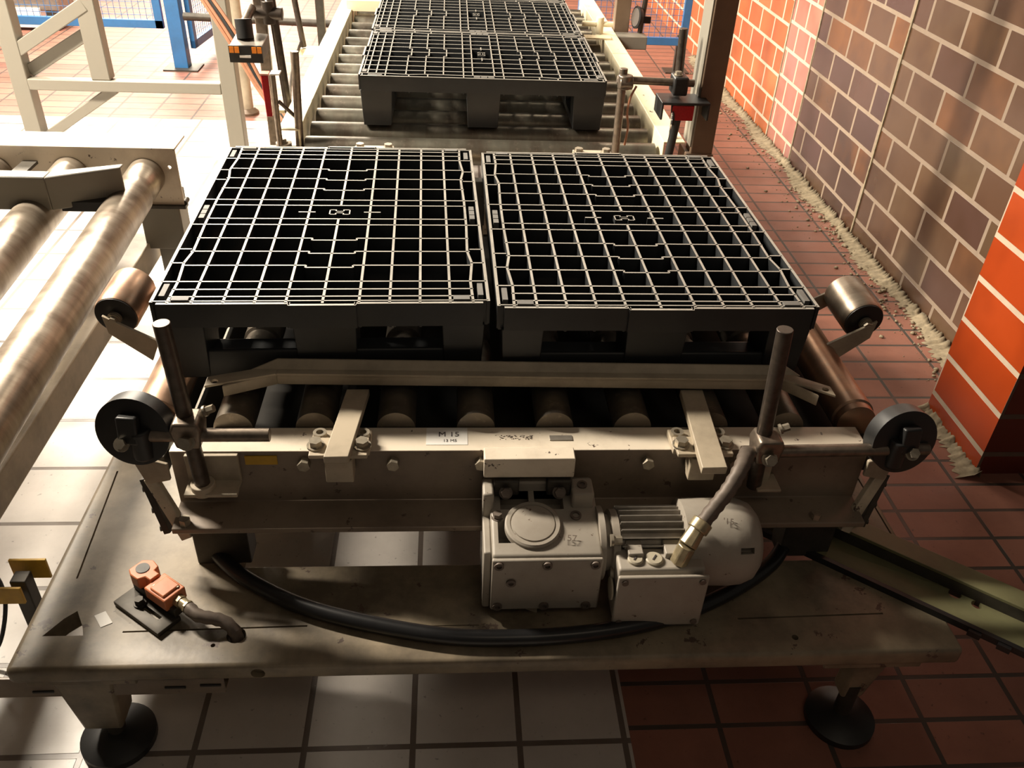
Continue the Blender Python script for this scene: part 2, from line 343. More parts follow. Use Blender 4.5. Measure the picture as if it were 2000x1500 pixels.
# ================================================================== PALLETS
def make_pallet(label, loc, rz):
    t = thing('plastic_pallet', label, 'pallet', (0, 0, 0), 'black plastic half pallets')
    H = .163; zt = H; zb = H-.052
    b = B()
    def rib(x0, x1, y0, y1, z0=zb, z1=zt): b.box(x0, x1, y0, y1, z0, z1)
    rows = [.385, .372, .345, .315]; rows_jog = [.25, .19, .13]; mid = [.065, .035]
    cw = .0024; rw = .0019
    for s in (1, -1):
        for y in rows[1:]: rib(-.274, .274, s*y-rw, s*y+rw)
        for y in mid: rib(-.274, .274, s*y-rw, s*y+rw)
        rib(-.3, -.274, s*.315-rw, s*.315+rw); rib(.274, .3, s*.315-rw, s*.315+rw)
        for y in (.24, .18, .065):
            rib(-.3, -.274, s*y-rw, s*y+rw); rib(.274, .3, s*y-rw, s*y+rw)
        for y in rows_jog:
            yy = s*y; d = -.009
            rib(-.274, -.045, yy-rw, yy+rw); rib(.045, .274, yy-rw, yy+rw); rib(-.045, .045, yy+d-rw, yy+d+rw)
            rib(-.045-rw, -.045+rw, yy+d, yy); rib(.045-rw, .045+rw, yy+d, yy)
    for x in (.23, .175, .12, .065):
        for s in (1, -1): rib(s*x-cw, s*x+cw, -.397, .397)
    rib(-cw, cw, -.397, -.035); rib(-cw, cw, .035, .397)
    # inner frame line with its small steps
    for s in (1, -1):
        P = [(-.397, .272), (-.315, .270), (-.24, .276), (-.19, .269), (-.065, .272), (.065, .272), (.19, .269), (.24, .276), (.315, .270), (.397, .272)]
        for (ya, xa), (yb, xb) in zip(P, P[1:]):
            b.hexa([(s*xa-.0025, ya, zb), (s*xa+.0025, ya, zb), (s*xb+.0025, yb, zb), (s*xb-.0025, yb, zb),
                    (s*xa-.0025, ya, zt), (s*xa+.0025, ya, zt), (s*xb+.0025, yb, zt), (s*xb-.0025, yb, zt)])
        # outer walls
        rib(s*.3-.003, s*.3+.003, -.392, .392, H-.048)
        for x0, x1, d in ((-.29, -.058, 0), (.058, .29, 0), (-.06, .06, .006)):
            rib(x0, x1, s*(.397+d)-.003, s*(.397+d)+.003, H-.048)
        for x in (-.059, .059): rib(x-.002, x+.002, min(s*.394, s*.404), max(s*.394, s*.404), H-.048)
        rib(-.3, .3, s*.388-.0015, s*.388+.0015)
    # moulded mark in the middle and the two stubs beside it
    for s in (1, -1):
        rib(min(s*.052, s*.088), max(s*.052, s*.088), -.002, .002)
        for x0, x1, y0, y1 in ((.020, .0225, -.013, .013), (.009, .0225, .0105, .013), (.009, .0225, -.013, -.0105), (.007, .0095, .003, .013), (.007, .0095, -.013, -.003)):
            rib(min(s*x0, s*x1), max(s*x0, s*x1), y0, y1, zt-.012)
    rib(-.0095, .0095, .003, .0052, zt-.012); rib(-.0095, .0095, -.0052, -.003, zt-.012)
    # grey pads
    b.mat(2)
    for sx in (1, -1):
        for sy in (1, -1):
            rib(min(sx*.236, sx*.266), max(sx*.236, sx*.266), min(sy*.376, sy*.390), max(sy*.376, sy*.390), zt-.01, zt+.003)
            rib(min(sx*.282, sx*.292), max(sx*.282, sx*.292), min(sy*.325, sy*.37), max(sy*.325, sy*.37), zt-.02, zt+.0005)
        for y in (-.034, -.011, .012): rib(min(sx*.281, sx*.292), max(sx*.281, sx*.292), y, y+.02, zt-.02, zt+.0005)
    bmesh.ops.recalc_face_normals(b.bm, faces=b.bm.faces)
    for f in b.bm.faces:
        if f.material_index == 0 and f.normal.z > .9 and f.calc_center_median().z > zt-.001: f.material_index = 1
    b.build('deck', ['plastic', 'scuff_sheen', 'pad'], t)
    # nine feet
    for iy, (y0, y1) in enumerate(((-.4, -.29), (-.06, .06), (.29, .4))):
        for x0, x1 in ((-.3, -.215), (-.0575, .0575), (.215, .3)):
            q = .006 if True else 0
            b = B()
            xo0 = x0+(.012 if x0 < -.2 else .004); xo1 = x1-(.012 if x1 > .2 else .004)
            if x0 < -.2: x0 += .006
            if x1 > .2: x1 -= .006
            ya, yb = y0+(.004 if iy else .002), y1-.004
            b.hexa([(xo0, ya+q, 0), (xo1, ya+q, 0), (xo1, yb-q, 0), (xo0, yb-q, 0), (x0, ya, H-.047), (x1, ya, H-.047), (x1, yb, H-.047), (x0, yb, H-.047)])
            for k in range(3):
                zz = .03+k*.028
                b.box(xo0-.001, xo0+.006, ya+.02, yb-.02, zz, zz+.004)
            b.build('foot', 'plastic', t, .003)
    for y0, y1 in ((-.392, -.30), (-.05, .05), (.30, .392)):
        b = B(); b.prism([(y0, .0), (y1, .0), (y1, .024), (y1-.012, .036), (y0+.016, .036), (y0+.012, .058), (y0+.004, .058), (y0, .03)], 'x', -.262, .262)
        b.build('bottom_runner', 'plastic', t, .003)
    t.location = loc; t.rotation_euler = (0, 0, rz)
    return t
def dup(root, loc, rz, label):
    r = root.copy(); COL.objects.link(r); r.location = loc; r.rotation_euler = (0, 0, rz); r['label'] = label
    for ch in list(root.children):
        c = ch.copy(); COL.objects.link(c); c.parent = r
        for g in ch.children:
            d = g.copy(); COL.objects.link(d); d.parent = c
    return r
P0 = make_pallet('black plastic pallet, front left of the two lying side by side on the near rollers', (-.312, .391, .537), .026)
dup(P0, (.313, .384, .537), .009, 'black plastic pallet, front right one on the near rollers, beside the brick wall')
dup(P0, (.034, 1.742, .537), PI/2, 'black plastic pallet turned crosswise at the front of the far roller conveyor')
dup(P0, (.030, 2.356, .537), PI/2, 'black plastic pallet directly behind the first one on the far roller conveyor')
dup(P0, (.030, 2.972, .537), PI/2, 'black plastic pallet cut by the top edge, last on the far roller conveyor')

# ================================================================== NEAR ROLLER TABLE
T = thing('roller_table', 'cream steel roller table with M 15 label carrying the two front pallets', 'conveyor', (.07, .38, .29))
# front beam: channel with upper flange, web and lower flange towards the viewer
def chan(y0, s):   # s=-1 front beam, +1 back beam
    pr = [(y0, .5), (y0+s*.068, .5), (y0+s*.068, .383), (y0+s*.135, .378), (y0+s*.135, .366), (y0+s*.060, .370), (y0+s*.060, .492), (y0, .492)]
    return pr
b = B(); b.prism(chan(-.113, -1), 'x', -.562, .702)
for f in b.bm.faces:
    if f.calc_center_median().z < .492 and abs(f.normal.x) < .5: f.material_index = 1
FB = b.build('front_beam', ['beam', 'grimy_shaded'], T, .002)
B().box(-.585, .735, -.10, .90, .405, .412).build('added_dark_pan', 'gap_shade', T)  # pan added to keep the gaps between the rollers dark, as in shade
b = B(); b.prism([(y, z) for y, z in chan(.905, 1)], 'x', -.562, .702); b.build('back_beam', 'beam', T, .002)
for k in range(10):
    x = -.612+.147*k
    outer = k in (0, 9)
    b = B(); y0, y1 = (-.10, .93) if outer else (-.112, .905)
    r = .041 if outer else .038; z = .497
    if outer:
        pr = [(0, r*.55), (.004, r*.9), (.02, r*.92), (.024, r), (.98, r), (1.03, r*.9)]
    else:
        pr = [(0, r*.93), (.21, r*.93), (.215, r*1.0), (.262, r*1.0), (.266, r*.86), (.292, r*.86), (.296, r), (.72, r), (.724, r*.86), (.75, r*.86), (.754, r), (1.017, r)]
    b.lathe((x, y0, z), (0, 1, 0), pr, 40)
    o = b.build('roller', 'roll_copper' if outer else 'roll_near', T)
    if outer: part_label(o, 'coppery worn end roller')
for x in (-.545, .575):
    for y in (-.19, .97):
        B().box(x, x+.10, y-.02, y+.03, .25, .37).build('foot_block', 'darkmet', T, .003)
bits('beam_bolt', 'bolt', T, [('cyl', ((x, -.235, .376), (x, -.235, .392), .010, 6)) for x in (-.54, .61)]
     + [('cyl', ((x, -.181, .476), (x, -.196, .476), .0115, 6)) for x in (-.33, -.173, -.016, .288, .45)])
# end brackets of the frame
for s, x0 in ((1, -.60), (-1, .735)):
    b = B()
    b.hexa([(x0-s*.022, -.20, .507), (x0+s*.038, -.20, .485), (x0+s*.038, -.20, .450), (x0-s*.004, -.20, .440),
            (x0-s*.022, -.192, .507), (x0+s*.038, -.192, .485), (x0+s*.038, -.192, .450), (x0-s*.004, -.192, .440)])
    b.build('corner_gusset', 'greybeige', T, .002)
    B().bar((x0+s*.0, -.19, .45), (x0+s*.055, -.225, .335), .022, .014, (0, 1, 0)).build('end_brace', 'cream', T, .002)
    b = B(); b.bar((x0-s*.014, -.175, .44), (x0+s*.018, -.205, .335), .012, .03, (0, 1, 0))
    for q in (.2, .6, .95): b.bolt((x0-s*(.016-.03*q), -.18-.03*q, .44-.10*q), (-s, -.3, 0), .006, .01)
    b.build('slotted_strip', 'darkmet', T, .001)
    B().box(min(x0, x0+s*.02), max(x0, x0+s*.02), -.16, .95, .43, .47).build('side_rail', 'darkmet', T, .002)
# stickers
b = B(); b.box(-.433, -.377, -.1835, -.1812, .4715, .4905); o = b.build('yellow_sticker', 'yellow', T)
b = B(); b.box(-.115, -.040, -.165, -.116, .5, .5008); LBL = b.build('label_plate', 'white', T)
b = B(); b.box(.110, .152, -.154, -.140, .5, .502); b.build('small_name_plate', 'galv', T, .0005)
def text(txt, size, loc, parent, mat='ink', rot=(0, 0, 0), name='lettering'):
    c = bpy.data.curves.new(name, 'FONT'); c.body = txt; c.size = size; c.align_x = 'CENTER'; c.align_y = 'CENTER'; c.extrude = .0002
    tmp = bpy.data.objects.new('tmp', c); COL.objects.link(tmp); bpy.context.view_layer.update()
    me = bpy.data.meshes.new_from_object(tmp.evaluated_get(bpy.context.evaluated_depsgraph_get()))
    bpy.data.objects.remove(tmp)
    me.materials.clear(); me.materials.append(M[mat]); o = bpy.data.objects.new(name, me); COL.objects.link(o)
    o.parent = parent; o.location = V(*loc)-wloc(parent); o.rotation_euler = rot; return o
text('M 15', .019, (-.074, -.136, .5012), LBL); text('13 M5', .010, (-.072, -.154, .5012), LBL)
b = B(); rr = random.Random(5)
for i in range(60):
    x = .018+rr.random()*.06; y = -.151+rr.random()*.012; b.box(x, x+.001+rr.random()*.003, y, y+.0012, .5, .5006)
b.build('stencil_print', 'conduit', T)

# guide bar with its two arms
G = thing('guide_rail', 'grey-beige bent guide bar on two arms in front of the front pallets', 'guide rail', (.065, -.15, .5))
P = [(-.512, -.084), (-.392, -.044), (.565, -.060), (.645, -.112)]
def offs(P, d): return [(x, y+d) for x, y in P]
b = B()
zt_, zb_ = .572, .545
for (xa, ya), (xb, yb) in zip(P, P[1:]):
    wa = .030
    b.hexa([(xa, ya, zt_-.005), (xb, yb, zt_-.005), (xb, yb+wa, zt_-.005), (xa, ya+wa, zt_-.005), (xa, ya, zt_), (xb, yb, zt_), (xb, yb+wa, zt_), (xa, ya+wa, zt_)])
    fa, fb = (xa+(.03 if xa < -.5 else 0)), (xb-(.03 if xb > .6 else 0))
    b.hexa([(fa, ya+.004, zb_), (fb, yb+.004, zb_), (fb, yb+.009, zb_), (fa, ya+.009, zb_), (fa, ya+.004, zt_-.004), (fb, yb+.004, zt_-.004), (fb, yb+.009, zt_-.004), (fa, ya+.009, zt_-.004)])
b.hexa([(-.44, -.030, zt_-.002), (.60, -.046, zt_-.002), (.60, -.042, zt_-.002), (-.44, -.026, zt_-.002),
        (-.392, -.017, zt_+.014), (.57, -.034, zt_+.014), (.57, -.030, zt_+.014), (-.392, -.013, zt_+.014)])
GB = b.build('guide_bar', 'greybeige', G, .0012)
c = B(); c.cyl((-.497, -.069, .5), (-.497, -.069, .6), .0065); c.cyl((.632, -.092, .5), (.632, -.092, .6), .0065); cut(GB, c)
for x0, x1, yb, skew in ((-.285, -.243, -.252, .02), (.358, .402, -.285, .012)):
    b = B()
    b.hexa([(x0, yb+.01, .523), (x1, yb+.01, .523), (x1+skew, -.045, .523), (x0+skew, -.045, .523), (x0, yb+.01, .538), (x1, yb+.01, .538), (x1+skew, -.045, .538), (x0+skew, -.045, .538)])
    b.build('arm', 'greybeige', G, .0015)
    m_ = (x0+x1)/2
    B().box(m_-.052, m_+.052, -.197, -.140, .502, .5155).build('clamp_plate', 'greybeige', G, .002)
    B().box(m_-.050, m_+.050, -.222, -.172, .516, .524).build('clamp_plate', 'greybeige', G, .0015)
    B().box(m_-.024, m_+.024, -.222, -.186, .462, .512).build('clamp_block', 'greybeige', G, .002)
    bits('hex_bolt', 'bolt', G, [('bolt', ((m_+s*.040, -.197, .524), (0, 0, 1), .0115, .014)) for s in (-1, 1)])
    bits('socket_nut', 'bolt', G, [('lathe', ((m_+s*.038, -.158, .515), (0, 0, 1), [(0, .012), (.010, .012), (.010, .0065), (.002, .0065)], 20)) for s in (-1, 1)])

# ================================================================== SENSOR STANDS ON THE FRONT BEAM
def stand(x, label, top, hx0, hx1, hz, dx, dz, side):
    t = thing('sensor_stand', label, 'sensor stand', (x, -.205, .44), 'reflector stands on the front beam')
    y = -.208
    b = B(); b.cyl((x, y, .435), (x+(-.010 if side < 0 else -.018), y, top), .0135, 24)
    b.build('upright_rod', 'darkrod', t, .001)
    b = B(); b.cyl((hx0, y-.016, hz), (hx1, y-.016, hz+.006*(side > 0)), .0115, 24); b.build('cross_rod', 'rod', t, .001)
    b = B(); b.prism([(x-.020, hz-.020), (x+.020, hz-.020), (x+.025, hz+.018), (x+.02, hz+.032), (x-.02, hz+.032), (x-.026, hz+.016)], 'y', y-.030, y+.018)
    b.build('cross_clamp', 'rod', t, .005, seg=3)
    bits('clamp_bolt', 'bolt', t, [('bolt', ((x, y-.030, hz-.004), (0, -1, .5), .0105, .016)), ('bolt', ((x+.024, y+.01, hz+.03), (1, 0, .4), .007, .018))])
    b = B()
    if side < 0:
        b.box(x-.03, x+.062, -.190, -.1815, .438, .497); b.box(x-.03, x+.062, -.228, -.1815, .434, .441); b.cyl((x-.0, y, .432), (x, y, .452), .021)
    else:
        b.box(x+.00, x+.045, -.228, -.1815, .437, .443); b.box(x+.0, x+.03, -.20, -.1815, .442, .495)
    b.build('foot_bracket', 'greybeige', t, .0015)
    # reflector disc, its back turned to the viewer
    d = V(side*-.10, .9, -.16).normalized(); c = V(dx, y-.004, dz)
    b = B(); b.lathe(c-d*.004, d, [(0, .048), (.002, .054), (.004, .062), (.024, .062), (.028, .058), (.028, .002)], 48)
    b.lathe(c-d*.012, d, [(0, .057), (.001, .062), (.012, .062), (.012, .052)], 48)
    b.build('reflector_disc', 'black', t)
    b = B(); m3 = d.to_track_quat('Y', 'Z').to_matrix()
    b.obox(c-d*.016+V(0, -.004, .012), (.034, .018, .05), m3)
    b.cyl((dx-side*.0-.012*side, y-.018, dz-.046), (dx-.012*side, y-.018, dz+.012), .0185, 20)
    b.build('disc_holder', 'black', t, .004, seg=3)
    b = B(); b.bolt((dx-.014*side*-1 if side < 0 else dx+.008, y-.034, dz-.008), (0, -.8, .7), .0095, .013); b.build('holder_bolt', 'bolt', t)
    return t
stand(-.505, 'dark upright rod with cross rod and black disc at the front beam\'s left end', .778, -.585, -.372, .571, -.594, .574, -1)
stand(.488, 'dark upright rod with long cross rod and black disc nearest the brick wall', .774, .442, .782, .530, .734, .548, 1)

# ================================================================== GEAR MOTOR
Q = thing('gear_motor', 'dirty white gear motor with ribbed motor and terminal box under the front beam', 'motor', (.2, -.27, .27))
B().box(-.012, .150, -.215, -.1815, .465, .508).build('mounting_bracket', 'beam', Q, .002)
b = B()
b.prism([(-.345, .272), (-.20, .272), (-.20, .425), (-.235, .42), (-.345, .402)], 'x', .0, .192)
GX = b.build('gearbox_housing', 'motor', Q, .006, seg=3)
c = B(); c.box(.018, .070, -.247, -.205, .39, .46); c.box(.080, .132, -.247, -.205, .39, .46); c.box(.012, .040, -.318, -.270, .37, .44); cut(GX, c)
b = B(); b.box(-.014, .0, -.335, -.20, .262, .40); b.box(-.014, .004, -.315, -.24, .255, .30)
b.build('side_cover', 'motor', Q, .003)
b = B(); b.box(-.014, .006, -.245, -.20, .39, .452); b.box(.146, .185, -.245, -.20, .40, .452); b.box(-.014, .185, -.205, -.190, .40, .445)
b.build('housing_ears', 'motor', Q, .004)
bits('mounting_lug', 'darkmet', Q, [('box', (.006, .052, -.222, -.200, .428, .462)), ('box', (.102, .146, -.222, -.200, .428, .462))], .003)
b = B(); b.lathe((.074, -.281, .405), V(0, -.16, 1), [(0, .050), (.012, .050), (.015, .047), (.015, .041), (.0135, .040), (.0135, .0385), (.016, .038), (.017, .03)], 48)
b.build('round_cap', 'motor', Q)
b = B()
b.box(.0, .192, -.352, -.343, .274, .398)
b.build('front_cover', 'motor', Q, .003)
bits('cover_screw', 'conduit', Q, [('lathe', ((x, -.352, z), (0, -1, 0), [(0, .0085), (.004, .0085), (.0042, .0045), (.001, .0045)], 18))
     for x, z in ((.012, .387), (.095, .387), (.178, .387), (.012, .285), (.095, .285), (.170, .285), (.034, .345))]
     + [('lathe', ((.165, -.222, .452), (0, -.1, 1), [(0, .009), (.004, .009), (.0042, .005), (.001, .005)], 18)),
        ('lathe', ((.152, -.262, .414), (0, -.1, 1), [(0, .010), (.005, .010), (.0052, .006), (.001, .006)], 18))])
bits('housing_bolt', 'conduit', Q, [('bolt', ((x, -.224, .438), (0, -.8, .6), .009, .016)) for x in (.028, .124)] + [('bolt', ((.012, -.262, .412), (0, 0, 1), .008, .012))])
my, mz = -.275, .362
b = B(); b.lathe((.190, my, mz), (1, 0, 0), [(0, .066), (.010, .066), (.012, .052), (.022, .050), (.024, .060), (.036, .060), (.040, .050)], 40); b.build('motor_flange', 'motor', Q)
b = B(); b.cyl((.225, my, mz), (.345, my, mz), .050, 40)
for k in range(28):
    a = 2*PI*k/28
    if -2.2 < math.atan2(math.sin(a-PI*1.5), math.cos(a-PI*1.5)) < 2.2 or True:
        d = V(0, math.cos(a), math.sin(a)); n = V(0, -math.sin(a), math.cos(a))
        c0 = V(.228, my, mz); P_ = []
        for q in (-.0012, .0012):
            for xx, rr_ in ((0, .048), (.115, .048), (.115, .066), (0, .066)): P_.append(c0+V(xx, 0, 0)+d*rr_+n*q)
        b.hexa(P_)
b.build('ribbed_motor_body', 'galv', Q)
b = B(); b.box(.232, .256, my-.050, my-.044, mz+.033, mz+.040)
b.build('motor_tag', 'motor', Q)
bits('flange_bolt', 'bolt', Q, [('bolt', ((.212, my-.058, mz-.02), (1, -.2, .1), .011, .022)), ('bolt', ((.206, my-.045, mz+.05), (1, 0, 0), .008, .02))])
b = B(); b.lathe((.340, my, mz), (1, 0, 0), [(0, .070), (.002, .078), (.085, .080), (.110, .078), (.130, .070), (.142, .055), (.146, .035), (.147, .001)], 56)
FC = b.build('fan_cover', 'motor', Q)
c = B(); c.obox((.446, my-.070, mz+.044), (.026, .05, .011), Matrix.Rotation(-.6, 3, 'X')); cut(FC, c)
text("'15", .016, (.415, my-.030, mz+.0775), Q, 'conduit', (.39, 0, -.15), 'pencil_mark')
text("157", .018, (.135, -.315, .4135), Q, 'conduit', (.17, 0, -.1), 'pencil_mark')
b = B(); b.prism([(-.378, .268), (-.318, .268), (-.318, .392), (-.370, .392)], 'x', .216, .367); b.build('terminal_box', 'motor', Q, .005, seg=3)
b = B(); b.box(.213, .371, -.386, -.378, .266, .389); b.build('terminal_box_lid', 'motor', Q, .003)
bits('lid_screw', 'conduit', Q, [('cyl', ((x, -.386, z), (x, -.389, z), .0058, 16)) for x in (.225, .359) for z in (.277, .378)])
for x, r in ((.247, .0135), (.280, .0155)):
    b = B(); b.lathe((x, -.348, .391), (0, 0, 1), [(0, r), (.005, r), (.007, r*.86), (.0072, .001)], 28)
    b.mat(1); b.obox((x, -.348, .399), (.0025, .013, .0012), Matrix.Rotation(-.6, 3, 'Z')); b.mat(0)
    b.build('blanking_plug', ['capcream', 'ink'], Q)
bits('box_neck', 'motor', Q, [('box', (.235, .262, -.345, -.31, .385, .404)), ('box', (.30, .33, -.345, -.31, .385, .404))], .002)
b = B(); b.cyl((.322, -.352, .39), (.334, -.346, .425), .0165, 8); b.cyl((.334, -.346, .425), (.352, -.330, .448), .0175, 8, .015)
b.cyl((.350, -.332, .446), (.362, -.322, .458), .0185, 24); b.build('cable_gland', 'brass', Q, .002)
b = B(); b.tube([(.356, -.328, .452), (.378, -.315, .480), (.402, -.30, .51), (.425, -.275, .535), (.447, -.235, .535), (.462, -.215, .515)], .0125, 16, .14)
b.build('flexible_conduit', 'conduit', Q)
b = B(); b.hexa([(.036, -.335, .272), (.085, -.335, .272), (.085, -.33, .272), (.036, -.33, .272), (.082, -.340, .251), (.086, -.340, .251), (.086, -.336, .251), (.082, -.336, .251)])
b.build('torque_stop_plate', 'greybeige', Q)
b = B(); b.lathe((.2085, -.355, .33), (1, 0, 0), [(0, .020), (.003, .020), (.0031, .016), (.001, .016)], 28); b.build('side_ring', 'capcream', Q)

# ================================================================== BASE PLATFORM
F = thing('base_platform', 'worn cream steel base plate on legs under the roller table', 'platform', (.02, .3, 0))
xo0, xo1, yo0, yo1 = -.805, .845, -.442, 1.15; xi0, xi1, yi0, yi1 = -.50, .66, -.215, .80; z0, z1 = .212, .25
b = B()
def ringv(z, x0, x1, y0, y1): return [b.bm.verts.new(p) for p in ((x0, y0, z), (x1, y0, z), (x1, y1, z), (x0, y1, z))]
A, Bt = ringv(z0, xo0, xo1, yo0, yo1), ringv(z1, xo0, xo1, yo0, yo1); Ai, Bi = ringv(z0, xi0, xi1, yi0, yi1), ringv(z1, xi0, xi1, yi0, yi1)
for i in range(4):
    j = (i+1) % 4
    b._f([Bt[i], Bt[j], Bi[j], Bi[i]]); b._f([A[j], A[i], Ai[i], Ai[j]]); b._f([A[i], A[j], Bt[j], Bt[i]]); b._f([Ai[j], Ai[i], Bi[i], Bi[j]])
PL = b.build('deck_plate', 'plate', F, .011, seg=4)
c = B()
c.prism([(-.768, -.372), (-.700, -.372), (-.708, -.352), (-.728, -.318), (-.745, -.335)], 'z', .1, .4)
c.cyl((-.441, -.378, .1), (-.441, -.378, .4), .0165); c.cyl((-.395, -.43, .2295), (-.395, -.47, .2295), .012, 24)
c.cyl((-.476, -.398, .23), (-.476, -.398, .4), .004, 12); c.cyl((-.585, -.345, .23), (-.585, -.345, .4), .005, 12)
c.cyl((.545, -.405, .22), (.545, -.405, .4), .006, 12)
def groove(a, b_, w=.0035):
    a = V(*a, 0); b2 = V(*b_, 0); d = (b2-a).normalized(); n = V(-d.y, d.x, 0)*w/2; P_ = []
    for z in (.2455, .3):
        for p in (a-n, b2-n, b2+n, a+n): P_.append((p.x, p.y, z))
    c.hexa(P_)
groove((-.775, .058), (-.755, -.242)); groove((-.636, -.366), (-.322, -.360)); groove((.452, -.361), (.729, -.355)); groove((.83, .05), (.845-.012, -.232)); groove((-.12, -.365), (-.02, -.365), .002)
cut(PL, c)
for sx in (-1, 1):
    for yy in (-.395, 1.08):
        x = -.692 if sx < 0 else .69
        b = B(); b.hexa([(x-.034, yy-.03, .055), (x+.034, yy-.03, .055), (x+.034, yy+.03, .055), (x-.034, yy+.03, .055), (x-.05, yy-.04, .205), (x+.05, yy-.04, .205), (x+.05, yy+.04, .205), (x-.05, yy+.04, .205)]) if sx < 0 else b.hexa([(x-.02, yy-.02, .08), (x+.022, yy-.02, .08), (x+.022, yy+.02, .08), (x-.02, yy+.02, .08), (x-.01, yy-.025, .212), (x+.05, yy-.025, .212), (x+.05, yy+.025, .212), (x-.01, yy+.025, .212)])
        b.build('leg', 'plate', F, .006)
        xf = x+.012 if sx < 0 else x
        B().box(x-.09, x+.09, yy-.04, yy+.04, .198, .2118).build('leg_plate', 'plate', F, .002)
        B().cyl((xf, yy-.01, .02), (xf, yy-.01, .115), .016, 16).build('levelling_screw', 'darkmet', F)
        b = B(); b.lathe((xf, yy-.012, .001), (0, 0, 1), [(0, .066), (.014, .066), (.022, .050), (.030, .022), (.032, .001)], 36); b.build('levelling_foot', 'black', F)
b = B(); b.box(-.86, -.46, -.43, -.425, .165, .2115); b.box(-.86, -.46, -.43, -.390, .162, .166)
b.build('slotted_bracket', 'grimy_shaded', F, .001)
b = B()
for k, (x, z) in enumerate(((-.78, .202), (-.78, .176), (-.56, .205), (-.50, .208), (-.56, .18), (-.50, .184))): b.box(x, x+.035, -.4325, -.430, z-.0, z+.004)
for k in range(0): pass
b.build('painted_dark_slots', 'black', F)  # slots are not cut: black strips paint in their darkness

# black hose lying on the plate
b = B(); b.tube([(-.575, -.10, .262), (-.50, -.21, .265), (-.41, -.285, .265), (-.29, -.345, .265), (-.10, -.396, .265), (.05, -.406, .265), (.20, -.395, .265), (.33, -.365, .265), (.45, -.31, .265), (.545, -.245, .265), (.60, -.18, .265)], .0145, 16)
tag(b.build('rubber_hose', 'hose'), 'thick black rubber hose lying in an arc on the base plate', 'hose')
o = B().hexa([(-.695, -.330, .2502), (-.676, -.356, .2502), (-.659, -.346, .2502), (-.679, -.320, .2502), (-.695, -.330, .251), (-.676, -.356, .251), (-.659, -.346, .251), (-.679, -.320, .251)]).build('paper_label', 'white')
tag(o, 'small blank white sticker on the base plate left of the orange switch', 'sticker')

# safety switch
W = thing('safety_switch', 'orange safety switch on slotted dark bracket at the front left of the base plate', 'switch', (-.60, -.30, .25))
ax = V(.115, -.088, 0).normalized(); ay = V(-ax.y, ax.x, 0); m3 = Matrix((ax, ay, V(0, 0, 1))).transposed()
c0 = V(-.605, -.325, .25)
MP = B().obox(c0+V(0, 0, .006), (.122, .048, .010), m3).build('slotted_base', 'darkmet', W, .0015)
cc = B(); cc.obox(c0+ax*.012+V(0, 0, .01), (.05, .0085, .03), m3); cut(MP, cc)
B().obox(c0+ay*.030+V(0, 0, .020), (.115, .028, .018), m3).build('riser_bracket', 'darkmet', W, .002)
b = B(); b.bolt(c0-ax*.018+V(0, 0, .011), (0, 0, 1), .008, .014); b.build('fixing_bolt', 'darkmet', W)
cb_ = c0+ay*.035+V(0, 0, .029)
b = B(); b.obox(cb_+ax*.018-ay*.003+V(0, 0, .008), (.056, .044, .026), m3); b.obox(cb_+ax*.020-ay*.003+V(0, 0, .0225), (.036, .036, .005), m3)
b.build('switch_body', 'orange', W, .003)
b = B(); pts = [(-.062, -.016), (-.050, -.022), (-.030, -.022), (-.024, -.010), (-.010, -.010), (-.010, .010), (-.024, .010), (-.026, .020), (-.046, .024), (-.062, .012)]
v0 = [b.bm.verts.new(cb_+ax*x+ay*y+V(0, 0, .0)) for x, y in pts]; v1 = [b.bm.verts.new(cb_+ax*x+ay*y+V(0, 0, .026)) for x, y in pts]
b._f(v0[::-1]); b._f(v1)
for i in range(len(pts)): b._f([v0[i], v0[(i+1) % 10], v1[(i+1) % 10], v1[i]])
b.build('switch_head', 'orange', W, .002)
B().cyl(cb_-ax*.044+V(0, 0, .026), cb_-ax*.044+V(0, 0, .0275), .012, 24).build('key_slot_disc', 'pad', W)
bits('body_screw', 'bolt', W, [('cyl', (q+V(0, 0, .021), q+V(0, 0, .024), .003, 12)) for q in (cb_+ax*.004-ay*.012, cb_+ax*.036+ay*.010)])
g0 = cb_+ax*.046+V(0, 0, .004)
b = B(); b.cyl(g0, g0+ax*.010, .012, 8); b.cyl(g0+ax*.010, g0+ax*.024, .010, 20); b.cyl(g0+ax*.024, g0+ax*.028, .012, 8); b.build('cable_gland', 'brass', W)
g1 = g0+ax*.028
b = B(); b.tube([tuple(g1), tuple(g1+ax*.025-V(0, 0, .004)), (-.465, -.362, .270), (-.444, -.374, .258), (-.440, -.379, .225)], .0105, 16, .14); b.build('flexible_conduit', 'conduit', W)

# yellow post below on the left
Y = thing('barrier_post', 'short grey floor post with two yellow plates left of the base plate', 'post', (-.90, -.17, 0))
B().box(-.915, -.885, -.19, -.16, 0, .185).build('post', 'darkmet', Y, .002)
B().obox((-.925, -.205, .165), (.075, .006, .042)).build('yellow_plate', 'yellow', Y, .001)
B().obox((-.895, -.145, .175), (.070, .006, .050)).build('yellow_plate', 'yellow', Y, .001)
b = B(); b.tube([(-.99, -.15, .16), (-.955, -.16, .17), (-.93, -.20, .14), (-.95, -.23, .06), (-.99, -.24, .01)], .004, 8); b.build('thin_cable', 'black', Y)

